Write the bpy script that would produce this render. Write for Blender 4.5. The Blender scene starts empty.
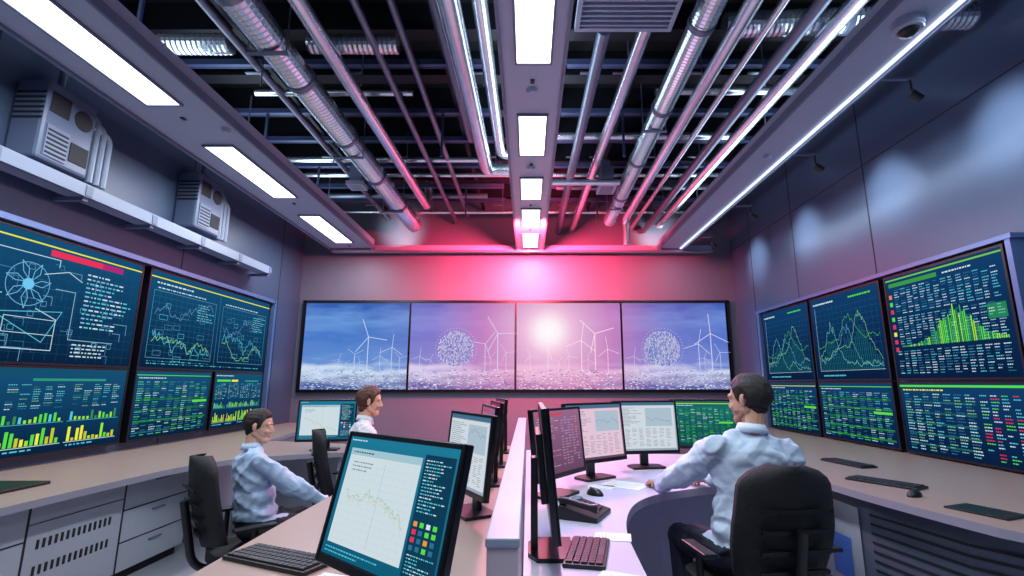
import bpy, math, random
from mathutils import Vector, Matrix, noise
random.seed(11)
scene=bpy.context.scene
scene.view_settings.view_transform='Standard'
scene.view_settings.look='None'
rad=math.radians
# ---------------------------------------------------------------- materials
def lin(c):
    return tuple(((x/255)/12.92 if x/255<=0.04045 else ((x/255+0.055)/1.055)**2.4) for x in c)
_mc={}
def mat(name,col,rough=.5,metal=0.0,var=0.0,scale=8,bump=0.0,spec=.5,coat=0,bscale=60):
    if name in _mc: return _mc[name]
    m=bpy.data.materials.new(name); m.use_nodes=True
    nt=m.node_tree; b=nt.nodes['Principled BSDF']
    c=lin(col)+(1,)
    b.inputs['Base Color'].default_value=c
    b.inputs['Roughness'].default_value=rough
    b.inputs['Metallic'].default_value=metal
    b.inputs['Specular IOR Level'].default_value=spec
    b.inputs['Coat Weight'].default_value=coat
    tc=nt.nodes.new('ShaderNodeTexCoord')
    if var>0:
        n=nt.nodes.new('ShaderNodeTexNoise'); n.inputs['Scale'].default_value=scale; n.inputs['Detail'].default_value=4
        nt.links.new(tc.outputs['Object'],n.inputs['Vector'])
        mx=nt.nodes.new('ShaderNodeMix'); mx.data_type='RGBA'
        mx.inputs[6].default_value=tuple(x*(1-var) for x in c[:3])+(1,)
        mx.inputs[7].default_value=tuple(min(1,x*(1+var)) for x in c[:3])+(1,)
        nt.links.new(n.outputs['Fac'],mx.inputs[0]); nt.links.new(mx.outputs[2],b.inputs['Base Color'])
    if bump>0:
        n2=nt.nodes.new('ShaderNodeTexNoise'); n2.inputs['Scale'].default_value=bscale
        nt.links.new(tc.outputs['Object'],n2.inputs['Vector'])
        bp=nt.nodes.new('ShaderNodeBump'); bp.inputs['Strength'].default_value=bump; bp.inputs['Distance'].default_value=.01
        nt.links.new(n2.outputs['Fac'],bp.inputs['Height']); nt.links.new(bp.outputs[0],b.inputs['Normal'])
    _mc[name]=m; return m
def E(col,s=1.0):
    k=('E',tuple(col),s)
    if k in _mc: return _mc[k]
    m=bpy.data.materials.new('glow_%d_%d_%d'%tuple(col)); m.use_nodes=True
    nt=m.node_tree; nt.nodes.clear()
    e=nt.nodes.new('ShaderNodeEmission'); o=nt.nodes.new('ShaderNodeOutputMaterial')
    e.inputs[0].default_value=lin(col)+(1,); e.inputs[1].default_value=s
    nt.links.new(e.outputs[0],o.inputs[0]); _mc[k]=m; return m
def ramp(nt,cols,src):
    r=nt.nodes.new('ShaderNodeValToRGB'); nt.links.new(src,r.inputs[0]); el=r.color_ramp.elements
    while len(el)<len(cols): el.new(.5)
    for i,(p,c) in enumerate(cols):
        el[i].position=p; el[i].color=(lin(c) if isinstance(c,tuple) else (c,c,c))+(1,)
    return r
def E_grad(name,cols,s=1.0,nz=.25,scale=4,axis='Z',stretch=(1,1,1),sun_flare=None):
    """emissive display picture: ramp along generated axis + cloud noise (+ a sun in the picture with pink lens-flare glow painted in, at a fixed place on the wall)"""
    m=bpy.data.materials.new(name); m.use_nodes=True
    nt=m.node_tree; nt.nodes.clear()
    e=nt.nodes.new('ShaderNodeEmission'); o=nt.nodes.new('ShaderNodeOutputMaterial')
    tc=nt.nodes.new('ShaderNodeTexCoord'); sp=nt.nodes.new('ShaderNodeSeparateXYZ')
    nt.links.new(tc.outputs['Generated'],sp.inputs[0])
    n=nt.nodes.new('ShaderNodeTexNoise'); n.inputs['Scale'].default_value=scale; n.inputs['Detail'].default_value=6
    mp=nt.nodes.new('ShaderNodeMapping'); mp.inputs['Scale'].default_value=stretch
    nt.links.new(tc.outputs['Object'],mp.inputs[0]); nt.links.new(mp.outputs[0],n.inputs['Vector'])
    ma=nt.nodes.new('ShaderNodeMath'); ma.operation='MULTIPLY_ADD'; ma.inputs[1].default_value=nz
    nt.links.new(n.outputs['Fac'],ma.inputs[0]); nt.links.new(sp.outputs[axis],ma.inputs[2])
    ms=nt.nodes.new('ShaderNodeMath'); ms.operation='SUBTRACT'; ms.inputs[1].default_value=nz/2
    nt.links.new(ma.outputs[0],ms.inputs[0])
    r=ramp(nt,cols,ms.outputs[0]); out=r.outputs[0]
    if sun_flare:
        g=nt.nodes.new('ShaderNodeNewGeometry'); d=nt.nodes.new('ShaderNodeVectorMath'); d.operation='DISTANCE'; d.inputs[1].default_value=sun_flare
        nt.links.new(g.outputs['Position'],d.inputs[0])
        q=nt.nodes.new('ShaderNodeMath'); q.operation='DIVIDE'; q.inputs[1].default_value=3.0; nt.links.new(d.outputs['Value'],q.inputs[0])
        gc=ramp(nt,[(0,(255,252,254)),(.05,(255,244,250)),(.13,(255,200,224)),(.35,(240,136,184)),(1,(190,130,210))],q.outputs[0])  # flare glow across all panels, painted into their emission colour
        ga=ramp(nt,[(0,1.0),(.07,.97),(.17,.74),(.35,.56),(.62,.14),(1,0.0)],q.outputs[0])
        mx=nt.nodes.new('ShaderNodeMix'); mx.data_type='RGBA'
        nt.links.new(ga.outputs[0],mx.inputs[0]); nt.links.new(out,mx.inputs[6]); nt.links.new(gc.outputs[0],mx.inputs[7]); out=mx.outputs[2]
    e.inputs[1].default_value=s
    nt.links.new(out,e.inputs[0]); nt.links.new(e.outputs[0],o.inputs[0]); return m

M_wall=mat('wall_paint',(70,84,112),.42,0,.08,1.5,.03)
M_wallb=mat('wall_paint_back',(100,104,122),.5,0,.08,1.2,.03)
M_wallr=mat('wall_panel_satin',(84,102,132),.30,.2,.06,1.2)
M_seam=mat('panel_seam',(30,32,52),.6)
M_floor=mat('floor_vinyl',(168,174,186),.25,0,.08,3)
M_ceil=mat('deck_black',(6,7,13),.8,0,.2,4)
M_joist=mat('joist_dark',(12,14,28),.6,.2,.15,4)
M_chan=mat('channel_blue_grey',(70,82,120),.45,.4,.15,6)
M_beam=mat('beam_white',(164,176,198),.4,0,.04,3)
M_beamd=mat('beam_gray',(104,116,142),.45,0,.04,3)
M_steel=mat('galvanised_steel',(222,232,242),.24,.88,.12,14)
M_steeld=mat('steel_dull',(120,130,150),.38,.7,.15,14)
M_black=mat('plastic_black',(16,17,22),.38,0,.1,20)
M_blackm=mat('mesh_fabric_black',(18,19,24),.75,0,.2,60,.3)
M_bezel=mat('bezel_black',(12,14,20),.3)
M_frame=mat('frame_metal',(110,136,186),.3,.5,.05,5)
M_desk=mat('desk_laminate',(160,136,128),.33,0,.06,6)
M_deskw=mat('desk_white',(206,202,224),.28,0,.04,6)
M_deske=mat('desk_edge',(150,148,164),.4,0,.04,6)
M_cab=mat('cabinet_gray',(166,172,184),.45,0,.05,5)
M_cabd=mat('cabinet_slate',(84,92,110),.45,0,.08,5)
M_dark=mat('shadow_gap',(24,25,34),.7)
M_paper=mat('paper',(232,234,240),.7,0,.03,8)
M_key=mat('keycap',(40,42,50),.5)
M_div=mat('divider_panel',(216,202,212),.4,0,.03,5)
M_ac=mat('ac_casing',(88,100,128),.4,0,.04,5)
M_acp=mat('ac_pipe',(134,146,170),.4,0,.04,5)

# ---------------------------------------------------------------- mesh builder
class MB:
    def __init__(s): s.v=[];s.f=[];s.mi=[];s.sm=[];s.mats=[]
    def _m(s,m):
        if m not in s.mats: s.mats.append(m)
        return s.mats.index(m)
    def add(s,vs,fs,m,smooth=False,M=None):
        b=len(s.v); k=s._m(m)
        for v in vs:
            v=Vector(v)
            s.v.append(M@v if M else v)
        for f in fs:
            s.f.append([b+i for i in f]); s.mi.append(k); s.sm.append(smooth)
        return s
    def bb(s,x0,x1,y0,y1,z0,z1,m,M=None):
        vs=[(x0,y0,z0),(x1,y0,z0),(x1,y1,z0),(x0,y1,z0),(x0,y0,z1),(x1,y0,z1),(x1,y1,z1),(x0,y1,z1)]
        return s.add(vs,[(0,3,2,1),(4,5,6,7),(0,1,5,4),(1,2,6,5),(2,3,7,6),(3,0,4,7)],m,M=M)
    def prism(s,poly,z0,z1,m,M=None,mside=None):
        n=len(poly)
        vs=[(x,y,z0) for x,y in poly]+[(x,y,z1) for x,y in poly]
        s.add(vs,[list(range(n))[::-1],list(range(n,2*n))],m,M=M)
        return s.add(vs,[(i,(i+1)%n,n+(i+1)%n,n+i) for i in range(n)],mside or m,M=M)
    def tube(s,pts,r,m,seg=12,M=None,smooth=True,cap=True):
        pts=[Vector(p) for p in pts]; n=len(pts)
        rs=r if isinstance(r,(list,tuple)) else [r]*n
        t=[]
        for i in range(n):
            a=pts[max(0,i-1)]; b=pts[min(n-1,i+1)]; d=(b-a); t.append(d.normalized() if d.length>1e-9 else Vector((0,0,1)))
        up=Vector((0,0,1)) if abs(t[0].z)<.9 else Vector((1,0,0))
        u=t[0].cross(up).normalized(); vs=[]
        for i in range(n):
            u=(u-t[i]*u.dot(t[i])).normalized(); w=t[i].cross(u)
            for k in range(seg):
                a=2*math.pi*k/seg; vs.append(pts[i]+(u*math.cos(a)+w*math.sin(a))*rs[i])
        fs=[(i*seg+k,i*seg+(k+1)%seg,(i+1)*seg+(k+1)%seg,(i+1)*seg+k) for i in range(n-1) for k in range(seg)]
        s.add(vs,fs,m,smooth,M)
        if cap: s.add(vs[:seg]+vs[-seg:],[list(range(seg))[::-1],list(range(seg,2*seg))],m,False,M)
        return s
    def ell(s,c,r,m,M=None,seg=16,rings=10,half=False):
        vs=[];fs=[]
        for j in range(rings+1):
            th=(math.pi/(2 if half else 1))*j/rings
            for k in range(seg):
                a=2*math.pi*k/seg
                vs.append((c[0]+r[0]*math.sin(th)*math.cos(a),c[1]+r[1]*math.sin(th)*math.sin(a),c[2]+r[2]*math.cos(th)))
        for j in range(rings):
            for k in range(seg):
                fs.append((j*seg+k,(j+1)*seg+k,(j+1)*seg+(k+1)%seg,j*seg+(k+1)%seg))
        return s.add(vs,fs,m,True,M)
    def cap(s,a,b,ra,rb,m,M=None):
        a=Vector(a);b=Vector(b); d=(b-a).normalized(); N=5
        pts=[];rs=[]
        for i in range(N):
            t=math.pi/2*(1-i/N); pts.append(a-d*ra*math.sin(t)); rs.append(max(.0004,ra*math.cos(t)))
        pts+= [a,b]; rs+=[ra,rb]
        for i in range(1,N+1):
            t=math.pi/2*i/N; pts.append(b+d*rb*math.sin(t)); rs.append(max(.0004,rb*math.cos(t)))
        return s.tube(pts,rs,m,14,M)
    def obj(s,name,parent=None,bevel=0,loc=None,rz=0):
        me=bpy.data.meshes.new(name); me.from_pydata([tuple(v) for v in s.v],[],s.f)
        for m in s.mats: me.materials.append(m)
        for p,k,q in zip(me.polygons,s.mi,s.sm): p.material_index=k; p.use_smooth=q
        me.update()
        o=bpy.data.objects.new(name,me); scene.collection.objects.link(o)
        if parent: o.parent=parent
        if loc: o.location=loc
        if rz: o.rotation_euler=(0,0,rz)
        if bevel:
            b=o.modifiers.new('bevel','BEVEL'); b.width=bevel; b.segments=2; b.limit_method='ANGLE'; b.angle_limit=rad(40)
        return o
def empty(name,loc=(0,0,0),rz=0):
    o=bpy.data.objects.new(name,None); o.empty_display_size=.1; scene.collection.objects.link(o)
    o.location=loc; o.rotation_euler=(0,0,rz); return o

# ---------------------------------------------------------------- room shell
XL,XR,YF,YB,ZC=-3.77,3.42,-1.6,8.0,4.55
MB().bb(XL,XR,YF,YB,-.1,0,M_floor).obj('floor')
MB().bb(XL,XR,YF,YB,ZC,ZC+.1,M_ceil).obj('ceiling')
w=MB(); w.bb(XL-.12,XR+.12,YB,YB+.12,0,ZC,M_wallb)
w.obj('wall_back')
w=MB(); w.bb(XL-.12,XR+.12,YF-.12,YF,0,ZC,M_wall); w.obj('wall_front')
w=MB(); w.bb(XL-.12,XL,YF,YB,0,ZC,M_wall)
for y in (1.0,3.1,5.2,7.3): w.bb(XL,XL+.003,y-.006,y+.006,0,ZC,M_seam)
w.obj('wall_left')
w=MB(); w.bb(XR,XR+.12,YF,YB,0,ZC,M_wallr)
for y in (.5,2.6,4.7,6.1,7.3): w.bb(XR-.003,XR,y-.006,y+.006,0,ZC,M_seam)
w.bb(XR-.003,XR,YF,YB,3.53,3.538,M_seam)
w.obj('wall_right')
MB().bb(XL,XR,YB-.02,YB,0,.1,M_cabd).obj('baseboard_back')

# ---------------------------------------------------------------- ceiling structure
j=MB()
for y in [0.6+0.62*i for i in range(12)]:
    j.bb(XL,XR,y-.03,y+.03,4.28,ZC,M_joist); j.bb(XL,XR,y-.07,y+.07,4.26,4.285,M_joist)
for x in (-3.2,-2.4,-.75,.3,1.0,1.75,2.7): j.bb(x-.02,x+.02,YF,YB,4.21,4.25,M_joist)
j.obj('ceiling_joist_grid')
def spiral(mb,a,b,r,m=M_steel,pitch=.045):
    a=Vector(a);b=Vector(b);L=(b-a).length;n=int(L/pitch)*2
    pts=[a+(b-a)*i/n for i in range(n+1)]; rs=[r*(1.0 if i%2 else .93) for i in range(n+1)]
    mb.tube(pts,rs,m,18,smooth=False)
    k=int(L/1.1)
    for i in range(1,k+1):
        c=a+(b-a)*(i/(k+1)); d=(b-a).normalized()
        mb.tube([c-d*.025,c+d*.025],r*1.08,M_steeld,18)
def hang(mb,x,y,z,r=.1):
    mb.tube([(x-r-.02,y,z),(x-r-.02,y,4.3)],.006,M_steeld,6); mb.tube([(x+r+.02,y,z),(x+r+.02,y,4.3)],.006,M_steeld,6)
    mb.bb(x-r-.03,x+r+.03,y-.02,y+.02,z-.012,z,M_steeld)
o=MB(); spiral(o,(-1.98,-.2,3.85),(-1.83,7.6,3.85),.12,M_steel,.045)
for y in (1.5,3.2,4.9,6.6): hang(o,-1.91,y,3.725,.12)
o.obj('spiral_duct')
o=MB(); spiral(o,(1.2,-.2,3.86),(1.28,7.4,3.86),.095,M_steel,.035)
for y in (2.2,4.4,6.6): hang(o,1.23,y,3.76,.09)
o.obj('spiral_duct')
o=MB(); spiral(o,(-3.4,3.55,4.06),(-2.42,3.55,4.06),.085,M_steel,.04); o.obj('flexible_duct')
o=MB(); spiral(o,(-1.78,3.55,4.06),(-1.06,3.55,4.06),.08,M_steel,.04); o.obj('flexible_duct')
o=MB(); spiral(o,(1.5,3.3,4.03),(3.3,3.2,4.03),.095,M_steel,.04); o.obj('flexible_duct')
def bend(pts,r=.12,n=6):
    out=[];P=[Vector(p) for p in pts]
    out.append(P[0])
    for i in range(1,len(P)-1):
        a=(P[i-1]-P[i]).normalized(); b=(P[i+1]-P[i]).normalized()
        s=P[i]+a*r; e=P[i]+b*r
        for k in range(n+1):
            t=k/n; out.append(s*(1-t)**2+P[i]*2*t*(1-t)+e*t*t)
    out.append(P[-1]); return out
o=MB()
o.tube(bend([(-1.60,-.2,3.86),(-1.46,6.8,3.86),(-1.46,6.8,4.25)]),.06,M_steel,14)
o.tube(bend([(-.56,-.2,3.8),(-.48,5.4,3.8),(-.2,5.4,3.8)]),.075,M_steel,14)
o.tube(bend([(-.36,-.2,3.9),(-.31,5.2,3.9),(-.1,5.2,3.9)]),.055,M_steel,14)
o.tube(bend([(-.70,-.2,3.95),(-.62,5.0,3.95),(-.62,5.0,4.3)]),.04,M_steeld,12)
o.tube([(.55,3.12,3.85),(.50,7.9,3.85)],.05,M_steeld,12)
o.tube([(.86,3.12,3.9),(.74,7.9,3.9)],.055,M_steel,12)
o.tube(bend([(1.44,-.2,3.76),(1.46,7.0,3.76),(1.46,7.0,3.35)]),.055,M_steel,12)
o.tube([(1.98,-.2,3.86),(1.95,7.9,3.86)],.05,M_steeld,12)
o.tube([(2.25,-.2,3.86),(2.12,7.6,3.86)],.06,M_steel,14)
o.tube([(1.75,-.2,3.90),(1.73,7.9,3.90)],.03,M_steel,12)
o.tube([(2.85,-.2,3.86),(2.85,7.9,3.86)],.04,M_steel,12)
o.tube([(-2.35,-.2,4.05),(-2.35,7.9,4.05)],.035,M_steeld,12)
o.tube([(-1.0,2.0,4.08),(-1.0,7.9,4.08)],.03,M_steeld,12)
o.tube([(-1.25,-.2,4.0),(-1.2,7.9,4.0)],.03,M_steeld,12)
for (y,x0,x1,z,r,m) in [(2.9,-1.8,-.6,4.10,.03,M_steel),(4.25,-2.6,-1.1,4.07,.03,M_steel),(5.05,.3,2.4,4.05,.04,M_steel),(4.2,1.2,3.2,4.06,.04,M_steel),(5.7,-3.0,-.5,4.08,.035,M_steel),(6.5,.4,3.0,4.04,.03,M_steeld),(6.9,-3.3,-.6,4.08,.04,M_steeld),(7.5,-3.3,3.0,4.04,.03,M_steel),(5.55,.25,1.1,3.72,.04,M_steel),(2.2,-3.4,-2.1,4.10,.02,M_steeld),(2.5,1.6,3.2,4.03,.04,M_steel),(6.2,-3.0,3.0,4.10,.03,M_steel)]:
    o.tube([(x0,y,z),(x1,y,z)],r,m,12)
for y in (2.2,3.8,5.4,7.0):
    for x in (-2.36,-1.5,-.45,.52,.8,1.43,1.96,2.85):
        o.tube([(x+.07,y,3.85),(x+.07,y,4.28)],.006,M_steeld,6)
        o.bb(x-.07,x+.07,y-.015,y+.015,3.965,3.975,M_steeld)
o.obj('ceiling_pipework')
o=MB()
for y in (2.05,3.05,3.95,4.75,5.35,6.05,6.75,7.3):
    for x0,x1 in ((-3.6,-.35),(.35,3.3)):
        o.bb(x0,x1,y-.022,y+.022,4.145,4.19,M_chan); o.bb(x0,x1,y-.03,y-.022,4.14,4.195,M_chan); o.bb(x0,x1,y+.022,y+.03,4.14,4.195,M_chan)
for x,y in ((-2.75,3.05),(-2.75,4.75),(-2.75,6.05),(2.6,3.05),(2.6,4.75),(2.6,6.05),(-.9,4.75),(1.0,4.75),(1.0,6.75),(-.9,6.75)):
    o.bb(x-.012,x+.012,y-.012,y+.012,3.66,4.14,M_chan)
o.obj('strut_channel_grid')
def vent(name,x0,x1,y0,y1,z,n=9):
    o=MB(); t=.03
    o.bb(x0,x1,y0,y0+t,z,z+.05,M_beam);o.bb(x0,x1,y1-t,y1,z,z+.05,M_beam);o.bb(x0,x0+t,y0+t,y1-t,z,z+.05,M_beam);o.bb(x1-t,x1,y0+t,y1-t,z,z+.05,M_beam)
    o.bb(x0+t,x1-t,y0+t,y1-t,z+.06,z+.28,M_beamd)
    for i in range(n):
        y=y0+t+(y1-y0-2*t)*(i+.5)/n; o.bb(x0+t,x1-t,y-.008,y+.006,z+.005,z+.03,M_beam)
    cx,cy=(x0+x1)/2,(y0+y1)/2
    o.bb(cx-.05,cx+.05,cy-.05,cy+.05,z+.28,4.13,M_steeld)
    o.obj(name)
vent('air_vent_grille',.32,.98,2.3,2.98,3.72,14)
vent('air_vent_grille',-1.12,-.82,2.3,2.68,3.72,7)
vent('air_vent_grille',.88,1.10,5.7,6.0,3.74,6)
vent('air_vent_grille',-2.29,-2.08,5.80,6.02,3.80,6)

# suspended light beams
M_lamp=E((250,250,255),4.0)
M_led=E((214,226,255),1.6)
def beam(name,x0,x1,z0,z1,lights,lx0,lx1,y1=7.7,m=M_beam):
    e=empty(name,((x0+x1)/2,3.5,z0)); X=(x0+x1)/2
    o=MB()
    o.bb(x0-X,x1-X,-4.5,y1-3.5,0,z1-z0,m)
    o.bb(x0-X-.02,x0-X,-4.5,y1-3.5,-.03,.04,M_beamd); o.bb(x1-X,x1-X+.02,-4.5,y1-3.5,-.03,.04,M_beamd)
    for y in (-3,-1,1,3): o.tube([(.06,y,z1-z0),(.06,y,4.2-z0)],.008,M_steeld,8)
    o.obj('housing',e)
    l=MB(); f=MB()
    for a,b in lights:
        l.bb(lx0-X,lx1-X,a-3.5,b-3.5,-.012,-.002,M_lamp)
        for q in ((lx0-X-.015,lx0-X,a-3.515,b-3.485),(lx1-X,lx1-X+.015,a-3.515,b-3.485),(lx0-X,lx1-X,a-3.515,a-3.5),(lx0-X,lx1-X,b-3.5,b-3.485)):
            f.bb(q[0],q[1],q[2],q[3],-.02,-.001,M_beamd)
        f.bb(-.015,.015,b-3.3,b-3.26,-.01,0,M_black)
    if lights:
        l.obj('light_panel',e); f.obj('lamp_trim',e)
    return e
CL=[(0.0,.7),(1.2,1.9),(2.35,2.99),(3.66,4.37),(4.91,5.52),(5.86,6.5),(6.9,7.62)]
beam('ceiling_light_beam',-.175,.24,3.5,3.66,CL,-.075,.15)
LL=[(-.2,1.4),(1.75,3.5),(4.19,5.46),(6.1,7.35)]
beam('ceiling_light_beam',-3.2,-2.5,3.5,3.64,LL,-2.98,-2.72,m=M_beam)
b3=beam('ceiling_light_beam',2.12,2.5,3.5,3.62,[],0,0,m=M_beam)
MB().bb(.15,.175,-4.5,4.2,-.018,-.004,M_led).obj('led_strip',b3)
o=MB(); o.bb(-3.2,3.0,7.75,7.87,3.46,3.56,M_beam); o.bb(-3.2,3.0,7.71,7.75,3.44,3.47,M_beamd); o.obj('ceiling_crossbar')
e=empty('security_camera',(2.3,2.62,3.5)); o=MB(); o.tube([(0,0,0),(0,0,-.05)],[.09,.085],M_beam,24); o.ell((0,0,-.05),(.06,.06,.045),M_black); o.tube([(0,0,-.045),(0,0,-.06)],[.085,.075],M_beam,24); o.obj('dome',e)
for x,y in ((0.03,3.32),(0.03,4.65),(2.3,4.4),(-2.6,3.9)):
    o=MB(); o.tube([(0,0,0),(0,0,-.035)],[.045,.03],M_beam,16); o.obj('smoke_detector',None,loc=(x,y,3.5))

# left wall rail and AC units
o=MB()
o.bb(-3.66,-3.52,.6,6.5,2.80,2.825,M_acp); o.bb(-3.53,-3.50,.6,6.5,2.80,2.90,M_acp); o.bb(-3.77,-3.52,.6,6.5,2.895,2.91,M_beamd)
for y in [.9+.7*i for i in range(9)]:
    o.bb(-3.77,-3.52,y-.02,y+.02,2.77,2.80,M_beamd); o.bb(-3.50,-3.495,y-.03,y+.03,2.81,2.89,M_beamd)
o.obj('wall_cable_trunking')
def acunit(y,z):
    e=empty('air_conditioner',(-3.62,y,z)); o=MB()
    o.bb(-.145,.10,-.24,.18,-.28,.34,M_ac); o.obj('casing',e,bevel=.025)
    o=MB()
    for k in range(6): o.bb(-.12,.10,-.246,-.241,.02+.04*k,.035+.04*k,M_dark)
    o.bb(-.1,.108,-.20,-.02,-.24,0,M_beamd)
    for k in range(6): o.bb(.10,.112,-.19,-.03,-.22+.035*k,-.207+.035*k,M_dark)
    o.ell((.102,.07,.16),(.01,.08,.08),M_dark); o.bb(.10,.106,.0,.15,-.2,-.05,M_dark)
    o.bb(.10,.105,-.20,-.05,.1,.26,M_dark)
    o.obj('grille',e)
    o=MB()
    for k in range(3):
        o.tube(bend([(-.02+.01*k,.18,.30-.05*k),(.02,.28+.065*k,.30-.05*k),(.02,.28+.065*k,-.26)],.08),.024,M_acp,12)
    o.bb(-.145,-.02,.24,.48,-.22,-.17,M_beamd)
    o.tube([(0,-.05,.34),(0,-.05,.75)],.03,M_steeld,12)
    o.obj('pipes',e)
acunit(3.50,3.22); acunit(5.2,3.25)

# ---------------------------------------------------------------- display content
class Scr:
    def __init__(s,w,h,yoff=-.001): s.w=w;s.h=h;s.mb=MB();s.y=yoff;s.k=0
    def P(s,x,z): return ((x-.5)*s.w,(z)*s.h)
    def R(s,x0,z0,x1,z1,c,st=1.0,l=1):
        a,b=s.P(x0,z0);p,q=s.P(x1,z1);y=s.y-.0007*l
        s.mb.add([(a,y,b),(p,y,b),(p,y,q),(a,y,q)],[(0,1,2,3)],E(c,st))
    def L(s,pts,wd,c,st=1.0,l=2,closed=False):
        P=[Vector((s.P(*p)[0],0,s.P(*p)[1])) for p in pts]
        if closed: P.append(P[0])
        y=s.y-.0007*l
        for a,b in zip(P[:-1],P[1:]):
            d=(b-a)
            if d.length<1e-6: continue
            d.normalize(); n=Vector((-d.z,0,d.x))*wd/2; e=d*wd*.3
            q=[a-n-e,b-n+e,b+n+e,a+n-e]
            s.mb.add([(v.x,y,v.z) for v in q],[(0,1,2,3)],E(c,st))
    def ring(s,x,z,r,wd,c,st=1.0,n=28,l=2):
        asp=s.w/s.h
        s.L([(x+r*math.cos(2*math.pi*i/n)/asp,z+r*math.sin(2*math.pi*i/n)) for i in range(n)],wd,c,st,l,True)
    def disc(s,x,z,r,c,st=1.0,n=20,l=2):
        asp=s.w/s.h;y=s.y-.0007*l
        vs=[]
        for i in range(n):
            a,b=s.P(x+r*math.cos(2*math.pi*i/n)/asp,z+r*math.sin(2*math.pi*i/n)); vs.append((a,y,b))
        s.mb.add(vs,[list(range(n))],E(c,st))
    def text(s,x0,z0,x1,z1,rows,c,st=1.0,cols=None,dens=.8,l=2):
        rh=(z1-z0)/rows
        for r in range(rows):
            z=z1-(r+1)*rh
            if cols:
                for k in range(cols):
                    if random.random()>dens: continue
                    cw=(x1-x0)/cols; a=x0+k*cw; b=a+cw*random.uniform(.4,.82); cc=random.choice(c); x=a
                    while x<b:
                        ww=cw*random.uniform(.08,.2); s.R(x,z+rh*.3,min(b,x+ww),z+rh*.64,cc,st,l); x+=ww+cw*.05
            else:
                x=x0; end=x0+(x1-x0)*random.uniform(.4,1)
                while x<end:
                    ww=random.uniform(.006,.026); s.R(x,z+rh*.3,min(x+ww,x1),z+rh*.62,random.choice(c),st,l); x+=ww+.007
WT=(206,230,240);TQ=(90,200,215);GR=(90,220,70);YL=(235,235,70);RD=(235,50,90);LM=(160,230,50);DT=(44,112,142);DB=(34,88,128)
def noisy(n,x0,x1,z0,z1,seed,peak=None):
    random.seed(seed); out=[];v=random.uniform(.3,.6)
    for i in range(n):
        t=i/(n-1); v+=random.uniform(-.13,.13); v=max(.03,min(.97,v))
        q=v
        if peak is not None: q=max(.02,min(1,v*.35+.65*math.exp(-((t-peak)/.15)**2)*random.uniform(.75,1)))
        out.append((x0+(x1-x0)*t,z0+(z1-z0)*q))
    return out
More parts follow.
